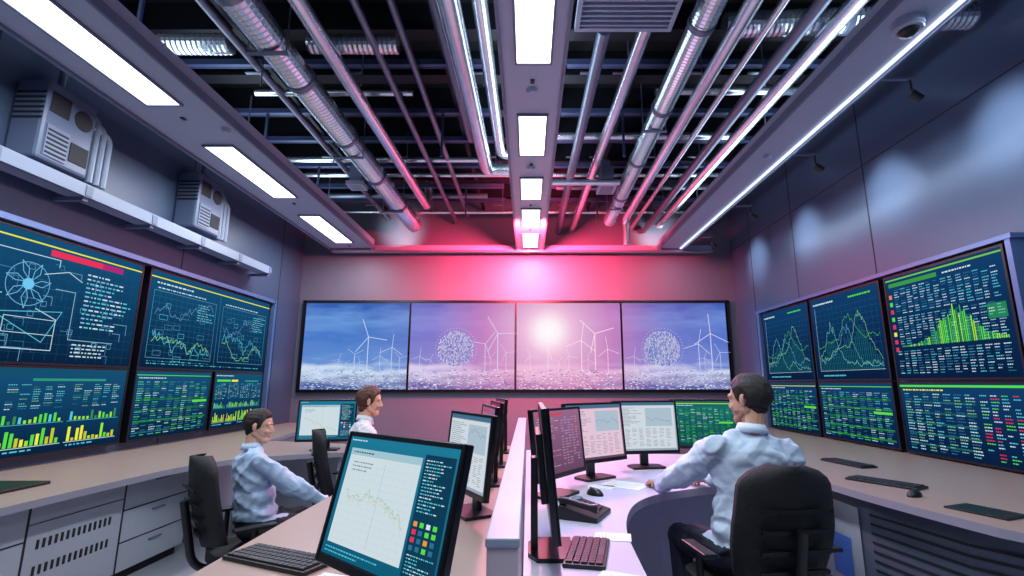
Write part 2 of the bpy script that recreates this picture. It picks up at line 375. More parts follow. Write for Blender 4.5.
def content(s,kind,seed):
    random.seed(seed); lw=max(.0014,s.w*.0026)
    if kind=='schematic':
        for g in range(1,24): s.L([(g/24,.02),(g/24,.9)],lw*.3,DB,l=1)
        for g in range(1,12): s.L([(.01,g/13),(.99,g/13)],lw*.3,DB,l=1)
        s.R(.0,.93,1,.942,YL); s.R(.58,.86,.8,.91,RD); s.R(.8,.86,.9,.91,(180,40,120)); s.text(.03,.95,.6,.99,1,[TQ])
        cx=.52; cz=.60
        # rotor drawing with branching network links
        s.ring(cx,cz,.17,lw*.9,(120,180,215)); s.disc(cx,cz,.045,(110,200,240))
        for i in range(7):
            a=i*2*math.pi/7; s.L([(cx+.015*math.cos(a),cz+.04*math.sin(a)),(cx+.045*math.cos(a+.35),cz+.11*math.sin(a+.35)),(cx+.08*math.cos(a+.2),cz+.19*math.sin(a+.2)),(cx+.05*math.cos(a-.1),cz+.12*math.sin(a-.1))],lw*.9,(120,195,235),closed=True)
        s.L([(.34,.16),(.34,.84),(.62,.84),(.62,.78)],lw,WT); s.L([(.38,.2),(.38,.5),(.44,.5)],lw,WT)
        s.L([(.34,.1),(.64,.1),(.64,.35),(.56,.42)],lw,WT); s.L([(.62,.6),(.7,.6),(.7,.2),(.9,.2)],lw,(150,190,210)); s.L([(.42,.36),(.6,.16),(.66,.42)],lw,TQ,closed=True); s.L([(.46,.34),(.64,.34),(.64,.22),(.46,.22)],lw*.8,WT,closed=True); s.L([(.57,.7),(.66,.76),(.72,.7)],lw,WT)
        for i in range(36):
            x=random.uniform(.3,.9);z=random.uniform(.06,.8); q=random.uniform(.02,.07); s.L([(x,z),(x+q,z),(x+q,z-random.uniform(.03,.1))],lw*.7,random.choice([(120,180,205),DT,(70,140,180)]))
        for i in range(22):
            x=random.uniform(.05,.9);z=random.uniform(.06,.8); s.L([(x,z),(x+.02,z),(x+.02,z+.04),(x,z+.04)],lw*.7,(90,160,190),closed=True)
        s.text(.74,.3,.97,.8,13,[WT,(130,190,220),TQ]); s.text(.05,.3,.27,.8,12,[TQ,(110,160,200)]); s.text(.72,.05,.95,.18,4,[WT])
    elif kind=='plan':
        s.R(0,.93,1,.942,YL); s.text(.04,.86,.4,.91,1,[WT]); s.R(.5,.02,.504,.92,(60,110,140))
        for b in (.03,.53):
            s.L([(b,.1),(b,.8),(b+.44,.8),(b+.44,.1)],lw*.8,(90,160,185),closed=True)
            for g in range(1,11): s.L([(b,.1+.064*g),(b+.44,.1+.064*g)],lw*.4,DT,l=1)
            for g in range(1,12): s.L([(b+g*.0366,.1),(b+g*.0366,.8)],lw*.4,DT,l=1)
            s.L(noisy(50,b+.02,b+.42,.15,.72,seed+int(b*10)),lw,TQ)
            s.L(noisy(44,b+.02,b+.42,.12,.5,seed+5+int(b*10)),lw,(150,210,120)); s.L(noisy(30,b+.02,b+.42,.3,.78,seed+8+int(b*10)),lw*.8,(120,160,200))
            s.text(b+.02,.815,b+.35,.85,1,[WT]); s.text(b+.3,.55,b+.43,.76,7,[TQ,(130,180,200)])
            for i in range(16):
                x=random.uniform(b+.02,b+.38);z=random.uniform(.12,.7); q=random.uniform(.02,.06); s.L([(x,z),(x+q,z),(x+q,z-.05),(x,z-.05)],lw*.6,random.choice([(90,150,180),TQ]),closed=True)
        s.text(.04,.03,.95,.08,2,[TQ,DT])
    elif kind=='bars':
        s.R(.0,.93,1,1,(20,80,110)); s.text(.02,.94,.4,.99,1,[WT]); s.R(.04,.85,.3,.89,GR); s.R(.32,.85,.45,.89,YL); s.R(.6,.85,.9,.88,(50,150,120))
        for c in range(4):
            b=.03+c*.245
            for i in range(12):
                x=b+i*.018; hh=random.uniform(.03,.2); s.R(x,.1,x+.012,.1+hh,random.choice([LM,GR,YL,(200,200,50)]))
                hh=random.uniform(.03,.12); s.R(x,.36,x+.010,.36+hh,random.choice([GR,TQ,LM,(60,140,80)]))
            s.L([(b-.01,.09),(b+.22,.09)],lw*.8,WT); s.L([(b-.01,.35),(b+.22,.35)],lw*.6,TQ)
            s.text(b,.52,b+.22,.82,11,[TQ,(120,180,120),WT,DT],cols=5); s.text(b,.03,b+.22,.08,1,[TQ])
    elif kind=='table':
        s.R(0,.94,1,.952,YL if seed%2 else GR); s.text(.03,.88,.6,.93,1,[WT])
        s.text(.03,.04,.97,.86,24,[GR,(60,150,110),TQ,WT,(70,130,150),(60,110,130),DT],cols=10,dens=.9)
        for i in range(5): s.R(.03,.08+.16*i,.97,.11+.16*i,random.choice([(24,100,60),(34,120,60),(20,80,100)]),l=1)
        s.R(.75,.5,.97,.54,GR,l=3)
    elif kind=='peaks':
        s.text(.04,.9,.5,.96,1,[WT]); s.text(.6,.9,.95,.96,1,[GR])
        for g in range(12): s.L([(.05,.12+g*.066),(.96,.12+g*.066)],lw*.4,DT)
        for g in range(14): s.L([(.08+g*.067,.1),(.08+g*.067,.88)],lw*.4,DT)
        s.L([(.06,.1),(.96,.1)],lw,WT); s.L([(.06,.1),(.06,.88)],lw,WT)
        for k,cc,st_ in ((0,(130,220,190),.25),(7,(110,190,220),.5),(13,(150,220,150),.72)):
            a=noisy(70,.07,.95,.12,.84,seed+k,st_); s.L(a,lw*1.2,cc)
            for (x,z) in a[::2]: s.R(x-.006,.1,x+.006,.1+(z-.1)*.75,(22,86,100),l=1)
        s.L(noisy(50,.07,.95,.3,.88,seed+3,.55),lw,GR); s.text(.1,.02,.9,.07,1,[TQ])
    elif kind=='dash':
        s.R(.03,.90,.5,.94,(60,150,70)); s.R(0,.965,1,.98,(120,190,80)); s.text(.55,.9,.95,.94,1,[WT])
        for g in range(8): s.R(.02,.26+.075*g,.05,.30+.075*g,random.choice([RD,YL,GR,(230,140,60)]))
        s.text(.08,.62,.97,.88,11,[WT,(120,190,220),TQ,DT],cols=14,dens=.95)
        for i in range(60):
            x=.09+i*.0145; hh=.34*math.exp(-((i-34)/13)**2)*random.uniform(.6,1)+.015; s.R(x,.30,x+.009,.30+hh,random.choice([GR,LM,(60,170,90),(40,130,80)]),l=3)
        s.text(.08,.3,.97,.6,13,[(150,190,210),TQ,DT,WT],cols=15,dens=.9)
        s.text(.04,.04,.97,.27,10,[WT,TQ,(80,140,170),DT],cols=15,dens=.95)
        s.R(.84,.46,.97,.58,(40,130,80),l=1)
    elif kind=='rows':
        s.R(.0,.95,1,.98,GR); s.text(.03,.88,.5,.94,1,[YL])
        s.text(.04,.04,.66,.87,21,[WT,TQ,(130,190,140),DT],cols=7,dens=.93); s.text(.68,.04,.98,.87,21,[WT,RD,GR,TQ],cols=4,dens=.8)
        for i in range(5): s.R(.04,.12+.15*i,.64,.145+.15*i,(30,90,90),l=1)
    elif kind=='app':
        s.R(0,.95,1,1,(30,120,150)); s.text(.02,.955,.3,.99,1,[WT]); 
        s.R(.04,.1,.72,.9,(204,220,226),1.0,1); s.R(.04,.84,.72,.9,(160,196,208),l=2)
        for g in range(12): s.L([(.07,.14+g*.056),(.69,.14+g*.056)],lw*.3,(176,196,204),l=3)
        for g in range(12): s.L([(.08+g*.054,.13),(.08+g*.054,.82)],lw*.3,(176,196,204),l=3)
        pts=noisy(90,.1,.68,.40,.62,seed); pts=[(x,z-.42*(x-.1)+.06) for x,z in pts]
        s.L(pts,lw*.7,(100,170,90),l=4); s.L([(x,z-.03) for x,z in pts[::2]],lw*.6,(210,180,70),l=4); s.text(.07,.85,.5,.89,1,[(60,100,120)],l=4)
        s.L([(.42,.14),(.42,.82)],lw*.5,(110,130,140),l=4); s.text(.1,.7,.35,.8,3,[(110,140,150)],l=4)
        s.R(.74,.05,.98,.93,(14,60,86),l=1); s.text(.76,.5,.96,.9,16,[WT,TQ],l=3)
        for i in range(4):
            for k in range(4): s.R(.76+.05*k,.24+.055*i,.79+.05*k,.275+.055*i,random.choice([RD,(240,150,60),TQ,GR,WT,(60,110,200),DT,DT]),l=3)
        s.text(.76,.08,.96,.22,6,[WT,TQ],l=3); s.text(.04,.02,.7,.08,2,[TQ],l=3)
    elif kind=='doc':
        s.R(.02,.04,.98,.93,(206,216,224) if seed!=11 else (226,196,214),1,1); s.R(0,.94,1,1,(70,110,140)); s.text(.05,.5,.45,.9,14,[(90,110,130)],l=3); s.R(.5,.5,.94,.88,(170,190,205),l=3)
        s.L(noisy(24,.52,.92,.54,.84,seed),lw,(60,90,120),l=4); s.text(.05,.08,.94,.46,14,[(110,130,150),(150,120,130)],cols=8,l=3)
    elif kind=='dark':
        s.text(.05,.1,.5,.9,20,[(220,150,160),(210,180,200),(160,110,140)]); s.text(.55,.1,.95,.9,18,[(200,140,160),(160,160,210)],cols=5)
        s.R(.05,.92,.6,.96,(210,70,90))
BGL=[(0,(8,34,62)),(.5,(14,60,96)),(1,(22,80,120))]
BGR=[(0,(8,30,64)),(.5,(12,44,84)),(1,(18,62,106))]
BG_app=[(0,(16,90,120)),(1,(30,120,150))]
BG_red=[(0,(90,34,60)),(1,(130,56,90))]
_bg={}
def bgmat(key,cols,s=1.0,nz=.3,scale=1.5,**k):
    if key not in _bg: _bg[key]=E_grad('display_'+key,cols,s,nz,scale,**k)
    return _bg[key]
def wall_display(name,loc,rz,w,h,kind,bg,seed,st=1.0,bez=.018):
    e=empty(name,loc,rz)
    o=MB(); o.bb(-w/2-bez,w/2+bez,0,.05,-bez,h+bez,M_bezel)
    for q in ((-w/2-bez,-w/2,-bez,h+bez),(w/2,w/2+bez,-bez,h+bez),(-w/2,w/2,-bez,0),(-w/2,w/2,h,h+bez)): o.bb(q[0],q[1],-.006,0,q[2],q[3],M_bezel)
    o.obj('bezel',e)
    MB().add([(-w/2,-.001,0),(w/2,-.001,0),(w/2,-.001,h),(-w/2,-.001,h)],[(0,1,2,3)],bg).obj('display',e)
    s=Scr(w,h); content(s,kind,seed)
    if s.mb.v: s.mb.obj('display_graphics',e)
    return e
bl=bgmat('teal',BGL,1.0); br=bgmat('navy',BGR,1.0)
def ry(y0,y1): return (y0+y1)/2,(y1-y0)
R90=rad(90)
for (y0,y1,z0,z1,kind,sd) in [(2.42,4.60,1.50,2.45,'schematic',3),(4.68,6.95,1.50,2.45,'plan',9),(2.42,4.60,.83,1.46,'bars',5),(4.68,5.82,.83,1.46,'table',4),(5.87,6.95,.83,1.46,'bars',6)]:
    c,wd=ry(y0,y1); wall_display('video_wall_screen',(-3.69,c,z0),R90,wd-.04,z1-z0,kind,bl,sd)
o=MB(); o.bb(-3.77,-3.64,2.36,7.0,2.475,2.52,M_frame); o.bb(-3.77,-3.64,6.98,7.03,.79,2.52,M_frame); o.obj('trim_1')
for (y0,y1,z0,z1,kind,sd) in [(3.34,4.53,1.39,2.30,'dash',3),(4.59,5.77,1.39,2.30,'peaks',9),(5.81,6.98,1.39,2.30,'peaks',4),(3.34,4.53,.77,1.345,'rows',5),(4.59,5.77,.77,1.345,'table',8),(5.81,6.98,.77,1.345,'table',7)]:
    c,wd=ry(y0,y1); wall_display('video_wall_screen',(3.35,c,z0),-R90,wd-.04,z1-z0,kind,br,sd)
o=MB(); o.bb(3.32,3.42,3.25,7.1,2.335,2.37,M_frame); o.bb(3.33,3.42,3.27,3.31,.75,2.335,M_frame); o.bb(3.32,3.42,7.02,7.08,.75,2.335,M_frame)
o.obj('trim_2')
# back video wall
def turbine(s,x,z,hh,c,st,rot,l=3):
    asp=s.w/s.h
    s.L([(x,z),(x,z+hh)],.012*hh*2.4,c,st,l)
    for k in range(3):
        a=rot+k*2*math.pi/3; s.L([(x,z+hh),(x+hh*.55*math.cos(a)/asp,z+hh+hh*.55*math.sin(a))],.024*hh,c,st,l)
skyA=[(0,(70,98,160)),(.2,(206,222,244)),(.32,(104,146,212)),(.6,(74,122,200)),(.8,(104,150,216)),(1,(54,94,178))]
skyB=[(0,(104,96,160)),(.2,(222,214,242)),(.32,(128,138,208)),(.6,(104,120,204)),(.8,(124,138,216)),(1,(84,104,190))]
skyD=[(0,(74,92,160)),(.2,(208,214,242)),(.32,(106,134,208)),(.6,(82,116,200)),(.8,(104,138,212)),(1,(62,92,180))]
for i,(cols,kind) in enumerate([(skyA,0),(skyB,1),(skyB,2),(skyD,1)]):
    w_=1.70;x0=-3.62+i*1.713
    bg=E_grad('display_sky_%d'%i,cols,1.0,.45,3.2,stretch=(.5,1,2.4),sun_flare=(.33,7.92,2.17))
    e=wall_display('wind_farm_display',(x0+w_/2,7.92,1.25),0,w_-.02,1.38,None,bg,0,bez=.01)
    s=Scr(w_-.02,1.38); random.seed(20+i)
    wc=(210,222,246) if kind==0 else ((255,230,242) if kind==2 else (220,216,246))
    for k in range(620):
        x=random.random()*.97;z=random.random()**1.6*.22; q=random.uniform(.003,.013); s.R(x,z,x+q*1.6,z+q*.6,random.choice([wc,(235,235,250),(90,100,165),(124,132,190)]),1.0,2)
    pos={0:[(.62,.2,.40),(.5,.2,.2),(.85,.2,.28),(.74,.2,.18),(.93,.2,.16),(.35,.2,.14),(.42,.2,.1),(.55,.2,.12)],1:[(.72,.2,.32),(.84,.22,.42),(.92,.2,.22),(.1,.2,.18),(.2,.2,.14),(.77,.2,.16)],2:[(.3,.2,.28),(.62,.2,.36),(.75,.22,.42),(.87,.2,.26),(.5,.2,.18),(.13,.2,.18),(.4,.2,.12),(.68,.2,.14)]}[kind]
    for (x,z,hh) in pos: turbine(s,x,z,hh,wc,1.0,random.uniform(0,2))
    if kind==1:
        cx=.44 if i==1 else .37; cz=.46; asp=s.w/s.h
        s.disc(cx,cz,.2,(100,112,182) if i==3 else (130,114,186),1.0,28,3)
        for k in range(460):
            a=k*2.39996; r=.21*math.sqrt(k/460); q=.007
            s.R(cx+r*math.cos(a)/asp-q*.5,cz+r*math.sin(a)-q,cx+r*math.cos(a)/asp+q*.5,cz+r*math.sin(a)+q,random.choice([(232,232,250),(200,200,240),(250,246,255),(140,148,215)]),1.0,4)
        for k in range(40):
            a=k*2*math.pi/40; s.R(cx+.24*math.cos(a)/asp,cz+.24*math.sin(a),cx+.24*math.cos(a)/asp+.006,cz+.24*math.sin(a)+.008,wc,1,3)
    s.mb.obj('display_graphics',e)
o=MB(); a,b=-3.68,3.29
o.bb(a,b,7.93,8.0,2.645,2.68,M_bezel); o.bb(a,b,7.93,8.0,1.20,1.235,M_bezel); o.bb(a,a+.045,7.93,8.0,1.20,2.68,M_bezel); o.bb(b-.045,b,7.93,8.0,1.20,2.68,M_bezel); o.obj('trim_3')

# ---------------------------------------------------------------- desk monitors
def desk_monitor(x,y,rz,w=.5,h=.32,zb=.88,tilt=8,kind='table',bg=None,seed=1,zd=.76,by=0):
    e=empty('desk_monitor',(x,y,zd),rad(rz)); T=Matrix.Translation((0,0,zb-zd+h/2))@Matrix.Rotation(rad(-tilt),4,'X')@Matrix.Translation((0,-.02,-h/2)); bz=.014
    o=MB(); o.bb(-w/2-bz,w/2+bz,0,.022,-bz-.01,h+bz,M_bezel,T)
    for q in ((-w/2-bz,-w/2,-bz-.01,h+bz),(w/2,w/2+bz,-bz-.01,h+bz),(-w/2,w/2,-bz-.01,0),(-w/2,w/2,h,h+bz)): o.bb(q[0],q[1],-.006,0,q[2],q[3],M_bezel,T)
    o.bb(-w*.3,w*.3,.022,.045,h*.2,h*.8,M_black,T)
    o.obj('monitor_shell',e,bevel=.004)
    ds=MB().add([(-w/2,-.001,0),(w/2,-.001,0),(w/2,-.001,h),(-w/2,-.001,h)],[(0,1,2,3)],bg or bl); d=ds.obj('display',e); d.matrix_basis=T
    s=Scr(w,h,-.0012); content(s,kind,seed); g=s.mb.obj('display_graphics',e); g.matrix_basis=T
    o=MB(); o.bb(-.03,.03,.025,.05,.01,zb-zd+h*.55,M_black); o.prism([(-.12,-.07+by),(.12,-.07+by),(.12,.06+by),(.06,.09+by),(-.06,.09+by),(-.12,.06+by)],0,.014,M_black); o.obj('stand',e,bevel=.004)
    return e
ba=bgmat('app',BG_app); bd=bgmat('redtint',BG_red); bw=bgmat('light',[(0,(150,165,180)),(1,(180,195,205))]); bg4=bgmat('green',[(0,(10,70,70)),(1,(20,110,100))]); bro=bgmat('rose',[(0,(104,70,100)),(1,(150,104,140))])
desk_monitor(-.335,1.30,-40,.46,.295,.905,14,'app',ba,3)
desk_monitor(-.27,2.42,-60,.46,.32,.875,6,'doc',bw,5)
desk_monitor(-.235,3.1,-76,.46,.32,.88,6,'dark',bro,6)
desk_monitor(-.235,3.75,-78,.46,.32,.88,6,'dark',bd,7)
desk_monitor(-.235,4.45,-78,.46,.32,.88,6,'dark',bd,8)
desk_monitor(.06,1.90,90,.5,.38,.875,5,'dark',bd,9,by=-.03)
desk_monitor(.155,2.78,54,.46,.32,.88,6,'dark',bro,10)
desk_monitor(.42,3.26,36,.48,.33,.88,6,'doc',bro,11)
desk_monitor(.84,3.66,10,.46,.33,.88,5,'doc',bw,12)
desk_monitor(1.35,3.92,-10,.46,.33,.88,5,'table',bg4,13)
desk_monitor(-1.88,4.75,8,.5,.34,.84,5,'app',ba,14,zd=.74)

# ---------------------------------------------------------------- desks
def smooth_poly(P,n=4):
    for _ in range(n):
        Q=[]
        for a,b in zip(P[:-1],P[1:]): Q+= [(a[0]*.75+b[0]*.25,a[1]*.75+b[1]*.25),(a[0]*.25+b[0]*.75,a[1]*.25+b[1]*.75)]
        P=[P[0]]+Q+[P[-1]]
    return P
edge=smooth_poly([(.34,.85),(.37,1.7),(.40,2.25),(.58,2.75),(1.0,3.0),(1.6,3.2),(1.85,3.6),(1.8,4.3),(1.0,4.35),(.3,4.6)],3)
poly=[(-.015,.85)]+edge+[(-.015,4.6)]
e=empty('operator_desk',(.8,3,0)); MB().prism([(x-.8,y-3) for x,y in poly],.72,.76,M_deskw,mside=M_deske).obj('desktop',e)
o=MB(); inner=smooth_poly([(.2,1.0),(.2,1.7),(.22,2.35),(.4,3.05),(.9,3.5),(1.5,3.65),(1.7,3.8),(1.6,4.2)],2)
for a,b in zip(inner[:-1],inner[1:]):
    a=(a[0]-.8,a[1]-3);b=(b[0]-.8,b[1]-3)
    d=Vector((b[0]-a[0],b[1]-a[1],0)).normalized(); n=Vector((d.y,-d.x,0))*.02
    o.add([(a[0]-n.x,a[1]-n.y,.0),(b[0]-n.x,b[1]-n.y,0),(b[0]-n.x,b[1]-n.y,.72),(a[0]-n.x,a[1]-n.y,.72),(a[0]+n.x,a[1]+n.y,.0),(b[0]+n.x,b[1]+n.y,0),(b[0]+n.x,b[1]+n.y,.72),(a[0]+n.x,a[1]+n.y,.72)],[(0,1,2,3),(7,6,5,4),(3,2,6,7)],M_deskw)
o.obj('modesty_panel',e)
poly=[(-.095,.85),(-.095,4.9)]+smooth_poly([(-1.0,4.9),(-1.0,4.2),(-1.02,3.4),(-1.06,2.6),(-1.05,.85)],2)
e=empty('operator_desk',(-.6,3,0)); MB().prism([(x+.6,y-3) for x,y in poly[::-1]],.72,.76,M_desk,mside=M_deske).obj('desktop',e)
o=MB()
for y in (-2.0,-.5,.75,1.85): o.bb(-.3,.45,y-.02,y+.02,0,.72,M_cab)
o.bb(.3,.34,-2,1.85,.15,.72,M_cab); o.obj('desk_frame',e)
o=MB(); o.bb(-.09,-.02,1.15,4.9,0,1.0,M_div); o.bb(-.093,-.017,1.145,4.905,1.0,1.02,M_beam)
for y in (2.1,3.05,4.0): o.bb(-.092,-.018,y-.004,y+.004,0,1.0,M_dark)
o.obj('desk_divider',bevel=.004)
# left wall counter
top=smooth_poly([(-2.62,.2),(-2.62,3.2),(-2.55,4.1),(-1.9,4.55),(-1.55,4.6)],2)
poly=[(-3.765,.2)]+top+[(-1.55,5.15),(-2.8,5.5),(-2.95,6.4),(-2.95,7.95),(-3.765,7.95)]
e=empty('wall_counter',(0,0,0)); MB().prism(poly,.70,.74,M_desk,mside=M_deske).obj('countertop',e)
o=MB(); o.bb(-3.765,-2.80,.25,4.3,.08,.70,M_cab); o.bb(-3.765,-2.86,.25,4.3,0,.08,M_dark); o.bb(-3.765,-3.05,4.3,7.9,0,.70,M_cab); o.bb(-2.8,-1.7,4.95,4.99,0,.70,M_cab); o.bb(-1.72,-1.68,4.65,5.1,0,.7,M_cab)
for i,y in enumerate([.25+.675*k for k in range(7)]):
    o.bb(-2.80,-2.797,y-.006,y+.006,.08,.70,M_dark)
    if i<6:
        if i%2==1:
            for z in (.27,.48): o.bb(-2.80,-2.797,y,y+.675,z-.004,z+.004,M_dark)
            for z in (.22,.43,.64): o.bb(-2.80,-2.785,y+.28,y+.40,z-.005,z+.005,M_beamd)
        else:
            for k in range(14): o.bb(-2.80,-2.796,y+.07+k*.038,y+.085+k*.038,.42,.47,M_dark)
            o.bb(-2.80,-2.796,y,y+.675,.56,.564,M_dark)
            for k in range(14): o.bb(-2.80,-2.796,y+.07+k*.038,y+.085+k*.038,.28,.33,M_dark)
o.obj('cabinets',e)
# right wall counter
front=smooth_poly([(2.45,2.0),(2.05,2.12),(1.96,2.5),(1.86,3.1),(1.86,4.2),(2.2,5.0),(2.6,6.4),(2.6,7.9)],2)
poly=[(3.415,2.0)]+front+[(3.415,7.9)]
e=empty('wall_counter',(0,0,0)); MB().prism(poly[::-1],.70,.74,M_desk,mside=M_deske).obj('countertop',e)
basep=[(3.41,2.15),(2.35,2.15),(2.12,2.55),(2.02,3.1),(2.02,4.2),(2.4,5.1),(2.8,6.4),(2.8,7.85),(3.41,7.85)]
o=MB(); o.prism(basep[::-1],.0,.70,M_cabd)
def slot(a,b,z0,z1,m,off):
    a=Vector((a[0],a[1],0));b=Vector((b[0],b[1],0)); d=(b-a).normalized(); n=Vector((-d.y,d.x,0))*off
    P=[a+n,b+n]; o.add([(P[0].x,P[0].y,z0),(P[1].x,P[1].y,z0),(P[1].x,P[1].y,z1),(P[0].x,P[0].y,z1)],[(0,1,2,3)],m)
for z in [.08+.05*k for k in range(11)]:
    slot((2.12,2.55),(2.02,3.1),z,z+.014,M_dark,.006); slot((2.35,2.15),(2.12,2.55),z,z+.014,M_dark,.006)
slot((2.02,3.2),(2.02,3.7),.1,.60,M_cab,.008); slot((2.02,3.74),(2.02,4.15),.1,.60,M_cab,.008)
slot((2.02,3.3),(2.02,3.5),.15,.4,mat('blue_label',(60,110,200),.5),.011)
o.obj('cabinets',e)

# ---------------------------------------------------------------- small desk items
def keyboard(x,y,z,rz,w=.43):
    e=empty('keyboard',(x,y,z),rad(rz)); MB().bb(-w/2,w/2,-.07,.07,0,.014,M_black).obj('case',e,bevel=.004)
    o=MB()
    for r in range(5):
        n=15
        for k in range(n):
            if r==0 and 3<k<9:
                if k==4: o.bb(-w/2+.012+4*(w-.024)/n,-w/2+.01+9*(w-.024)/n,-.06,-.04,.014,.020,M_key)
                continue
            a=-w/2+.012+k*(w-.024)/n; o.bb(a,a+(w-.024)/n-.004,-.06+r*.025,-.04+r*.025,.014,.020,M_key)
    o.obj('keys',e)
def mouse(x,y,z,rz):
    e=empty('computer_mouse',(x,y,z),rad(rz)); o=MB(); o.ell((0,0,0),(.031,.055,.036),M_black,half=True); o.bb(-.003,.003,.015,.035,.026,.035,M_key); o.obj('body',e)
def sheet(x,y,z,rz,w=.21,h=.297,name='paper_sheet',m=M_paper):
    e=empty(name,(x,y,z),rad(rz)); o=MB(); o.bb(-w/2,w/2,-h/2,h/2,0,.003,m)
    for k in range(9): o.bb(-w*.38,w*random.uniform(.1,.38),h*.36-k*h*.08,h*.368-k*h*.08,.003,.0034,M_beamd)
    o.obj('page',e)
keyboard(-.84,1.80,.76,-24,.38); mouse(-.74,2.08,.76,-30); sheet(-.62,1.60,.76,-20,.10,.16)
keyboard(.21,1.87,.76,78,.30); sheet(.29,1.62,.76,65,.13,.17); sheet(.33,2.06,.76,80,.10,.14)
mouse(.36,2.80,.76,40); sheet(.57,3.05,.76,55,.19,.25); sheet(1.1,3.45,.76,20,.15,.2); sheet(.42,3.0,.76,70,.1,.15)
# desk phone
e=empty('desk_phone',(.26,2.38,.76),rad(65)); o=MB(); o.add([(-.11,-.09,0),(.11,-.09,0),(.11,.09,0),(-.11,.09,0),(-.11,-.09,.018),(.11,-.09,.018),(.11,.09,.06),(-.11,.09,.06)],[(0,3,2,1),(4,5,6,7),(0,1,5,4),(1,2,6,5),(2,3,7,6),(3,0,4,7)],M_black); o.obj('base',e,bevel=.006)
o=MB(); o.tube([(-.08,-.085,.055),(-.085,-.05,.058),(-.085,.05,.075),(-.08,.085,.07)],[.022,.014,.014,.022],M_black,10); o.obj('handset',e)
o=MB()
for r in range(4):
    for c in range(3): z=.0215+.0058*r; o.bb(-.02+c*.03,.0+c*.03,-.06+r*.025,-.042+r*.025,z,z+.012,M_key)
o.bb(-.02,.09,.045,.08,.05,.062,mat('phone_lcd',(120,150,160),.2)); o.obj('keypad',e)
keyboard(2.2,3.2,.74,-60,.4); keyboard(2.45,3.95,.74,-80,.4); mouse(2.12,2.86,.74,-60)
e=empty('tablet_computer',(2.2,2.52,.74),rad(-70)); MB().bb(-.13,.13,-.09,.09,0,.009,M_black).obj('body',e,bevel=.003); MB().bb(-.118,.118,-.08,.08,.009,.0095,M_bezel).obj('glass',e)
e=empty('screen_foot',(-3.10,2.95,.74)); o=MB(); o.bb(-.16,.16,-.25,.25,0,.02,M_black); o.bb(-.03,.03,-.06,.06,.02,.12,M_black); o.bb(-.5,0,-.03,.03,.07,.11,M_black); o.obj('base',e,bevel=.006)
o=MB()
for k in range(3):
    o.tube([(-.50+.03*k,1.66+.08*k,.765),(-.54,1.80+.08*k,.765),(-.50+.05*k,1.95,.765),(-.46,2.1+.05*k,.765),(-.40,2.2,.765)],.004,M_black,6)
o.obj('monitor_cable')
keyboard(-.70,4.15,.76,-80,.4)

# ---------------------------------------------------------------- chairs
def office_chair(x,y,rz,sh=.46,arms=True):
    e=empty('office_chair',(x,y,0),rad(rz))
    o=MB(); P=[]
    for k in range(28):
        a=2*math.pi*k/28; c,s_=math.cos(a),math.sin(a); P.append((.25*abs(c)**.5*(1 if c>0 else -1),.02+.24*abs(s_)**.5*(1 if s_>0 else -1)))
    o.prism(P,sh-.075,sh-.005,M_blackm); o.obj('seat',e,bevel=.02)
    o=MB(); nu,nv=12,18; fr=[];bk=[]
    for j_ in range(nv+1):
        v=j_/nv; z=sh+.04+v*.50; hw=.225*(1-.22*max(0,.35-v)*2)*(1-.12*max(0,v-.5)*2)
        if v>.82: hw*= math.sqrt(max(.12,1-((v-.82)/.19)**2))
        if v<.1: hw*= math.sqrt(max(.2,1-((.1-v)/.11)**2))
        for i in range(nu+1):
            u=-1+2*i/nu; yy=-.24-.11*v-.02*math.sin(v*math.pi)+.07*u*u
            fr.append((u*hw,yy,z)); bk.append((u*hw*1.0,yy-.03,z))
    vs=fr+bk; N=len(fr); fs=[]
    for j_ in range(nv):
        for i in range(nu):
            a=j_*(nu+1)+i; fs.append((a,a+1,a+nu+2,a+nu+1)); fs.append((N+a,N+a+nu+1,N+a+nu+2,N+a+1))
    for i in range(nu): fs.append((i,N+i,N+i+1,i+1)); a=nv*(nu+1)+i; fs.append((a,a+1,N+a+1,N+a))
    for j_ in range(nv): a=j_*(nu+1); fs.append((a,a+nu+1,N+a+nu+1,N+a)); a+=nu; fs.append((a,N+a,N+a+nu+1,a+nu+1))
    o.add(vs,fs,M_blackm,True)
    o.obj('backrest',e)
    o=MB(); o.tube(bend([(0,-.05,sh-.1),(0,-.30,sh-.08),(0,-.38,sh+.30)],.1),.022,M_black,10)
    for k in range(4): o.bb(-.15,.15,-.318-.025*k*.7,-.30-.025*k*.7,sh+.12+.08*k,sh+.135+.08*k,M_black)
    o.tube([(0,0,.1),(0,0,sh-.07)],[.03,.022],M_steeld,14); o.bb(-.1,.1,-.1,.1,sh-.11,sh-.07,M_black)
    for k in range(5):
        a=2*math.pi*k/5+.3; c,s_=math.cos(a),math.sin(a); o.tube([(0,0,.11),(.3*c,.3*s_,.08)],[.028,.018],M_black,8)
        for q in (-.014,.014):
            o.tube([(.3*c-s_*(q-.008),.3*s_+c*(q-.008),.03),(.3*c-s_*(q+.008),.3*s_+c*(q+.008),.03)],.03,M_black,14)
        o.tube([(.3*c,.3*s_,.03),(.3*c,.3*s_,.08)],.009,M_black,8)
    o.obj('base',e)
    if arms:
        o=MB()
        for q in (-1,1):
            o.tube(bend([(q*.2,-.06,sh-.08),(q*.29,-.08,sh-.06),(q*.29,-.08,sh+.15)],.05),.016,M_black,10); o.bb(q*.29-.03,q*.29+.03,-.19,.03,sh+.15,sh+.17,M_black)
        o.obj('armrests',e,bevel=.006)
    return e

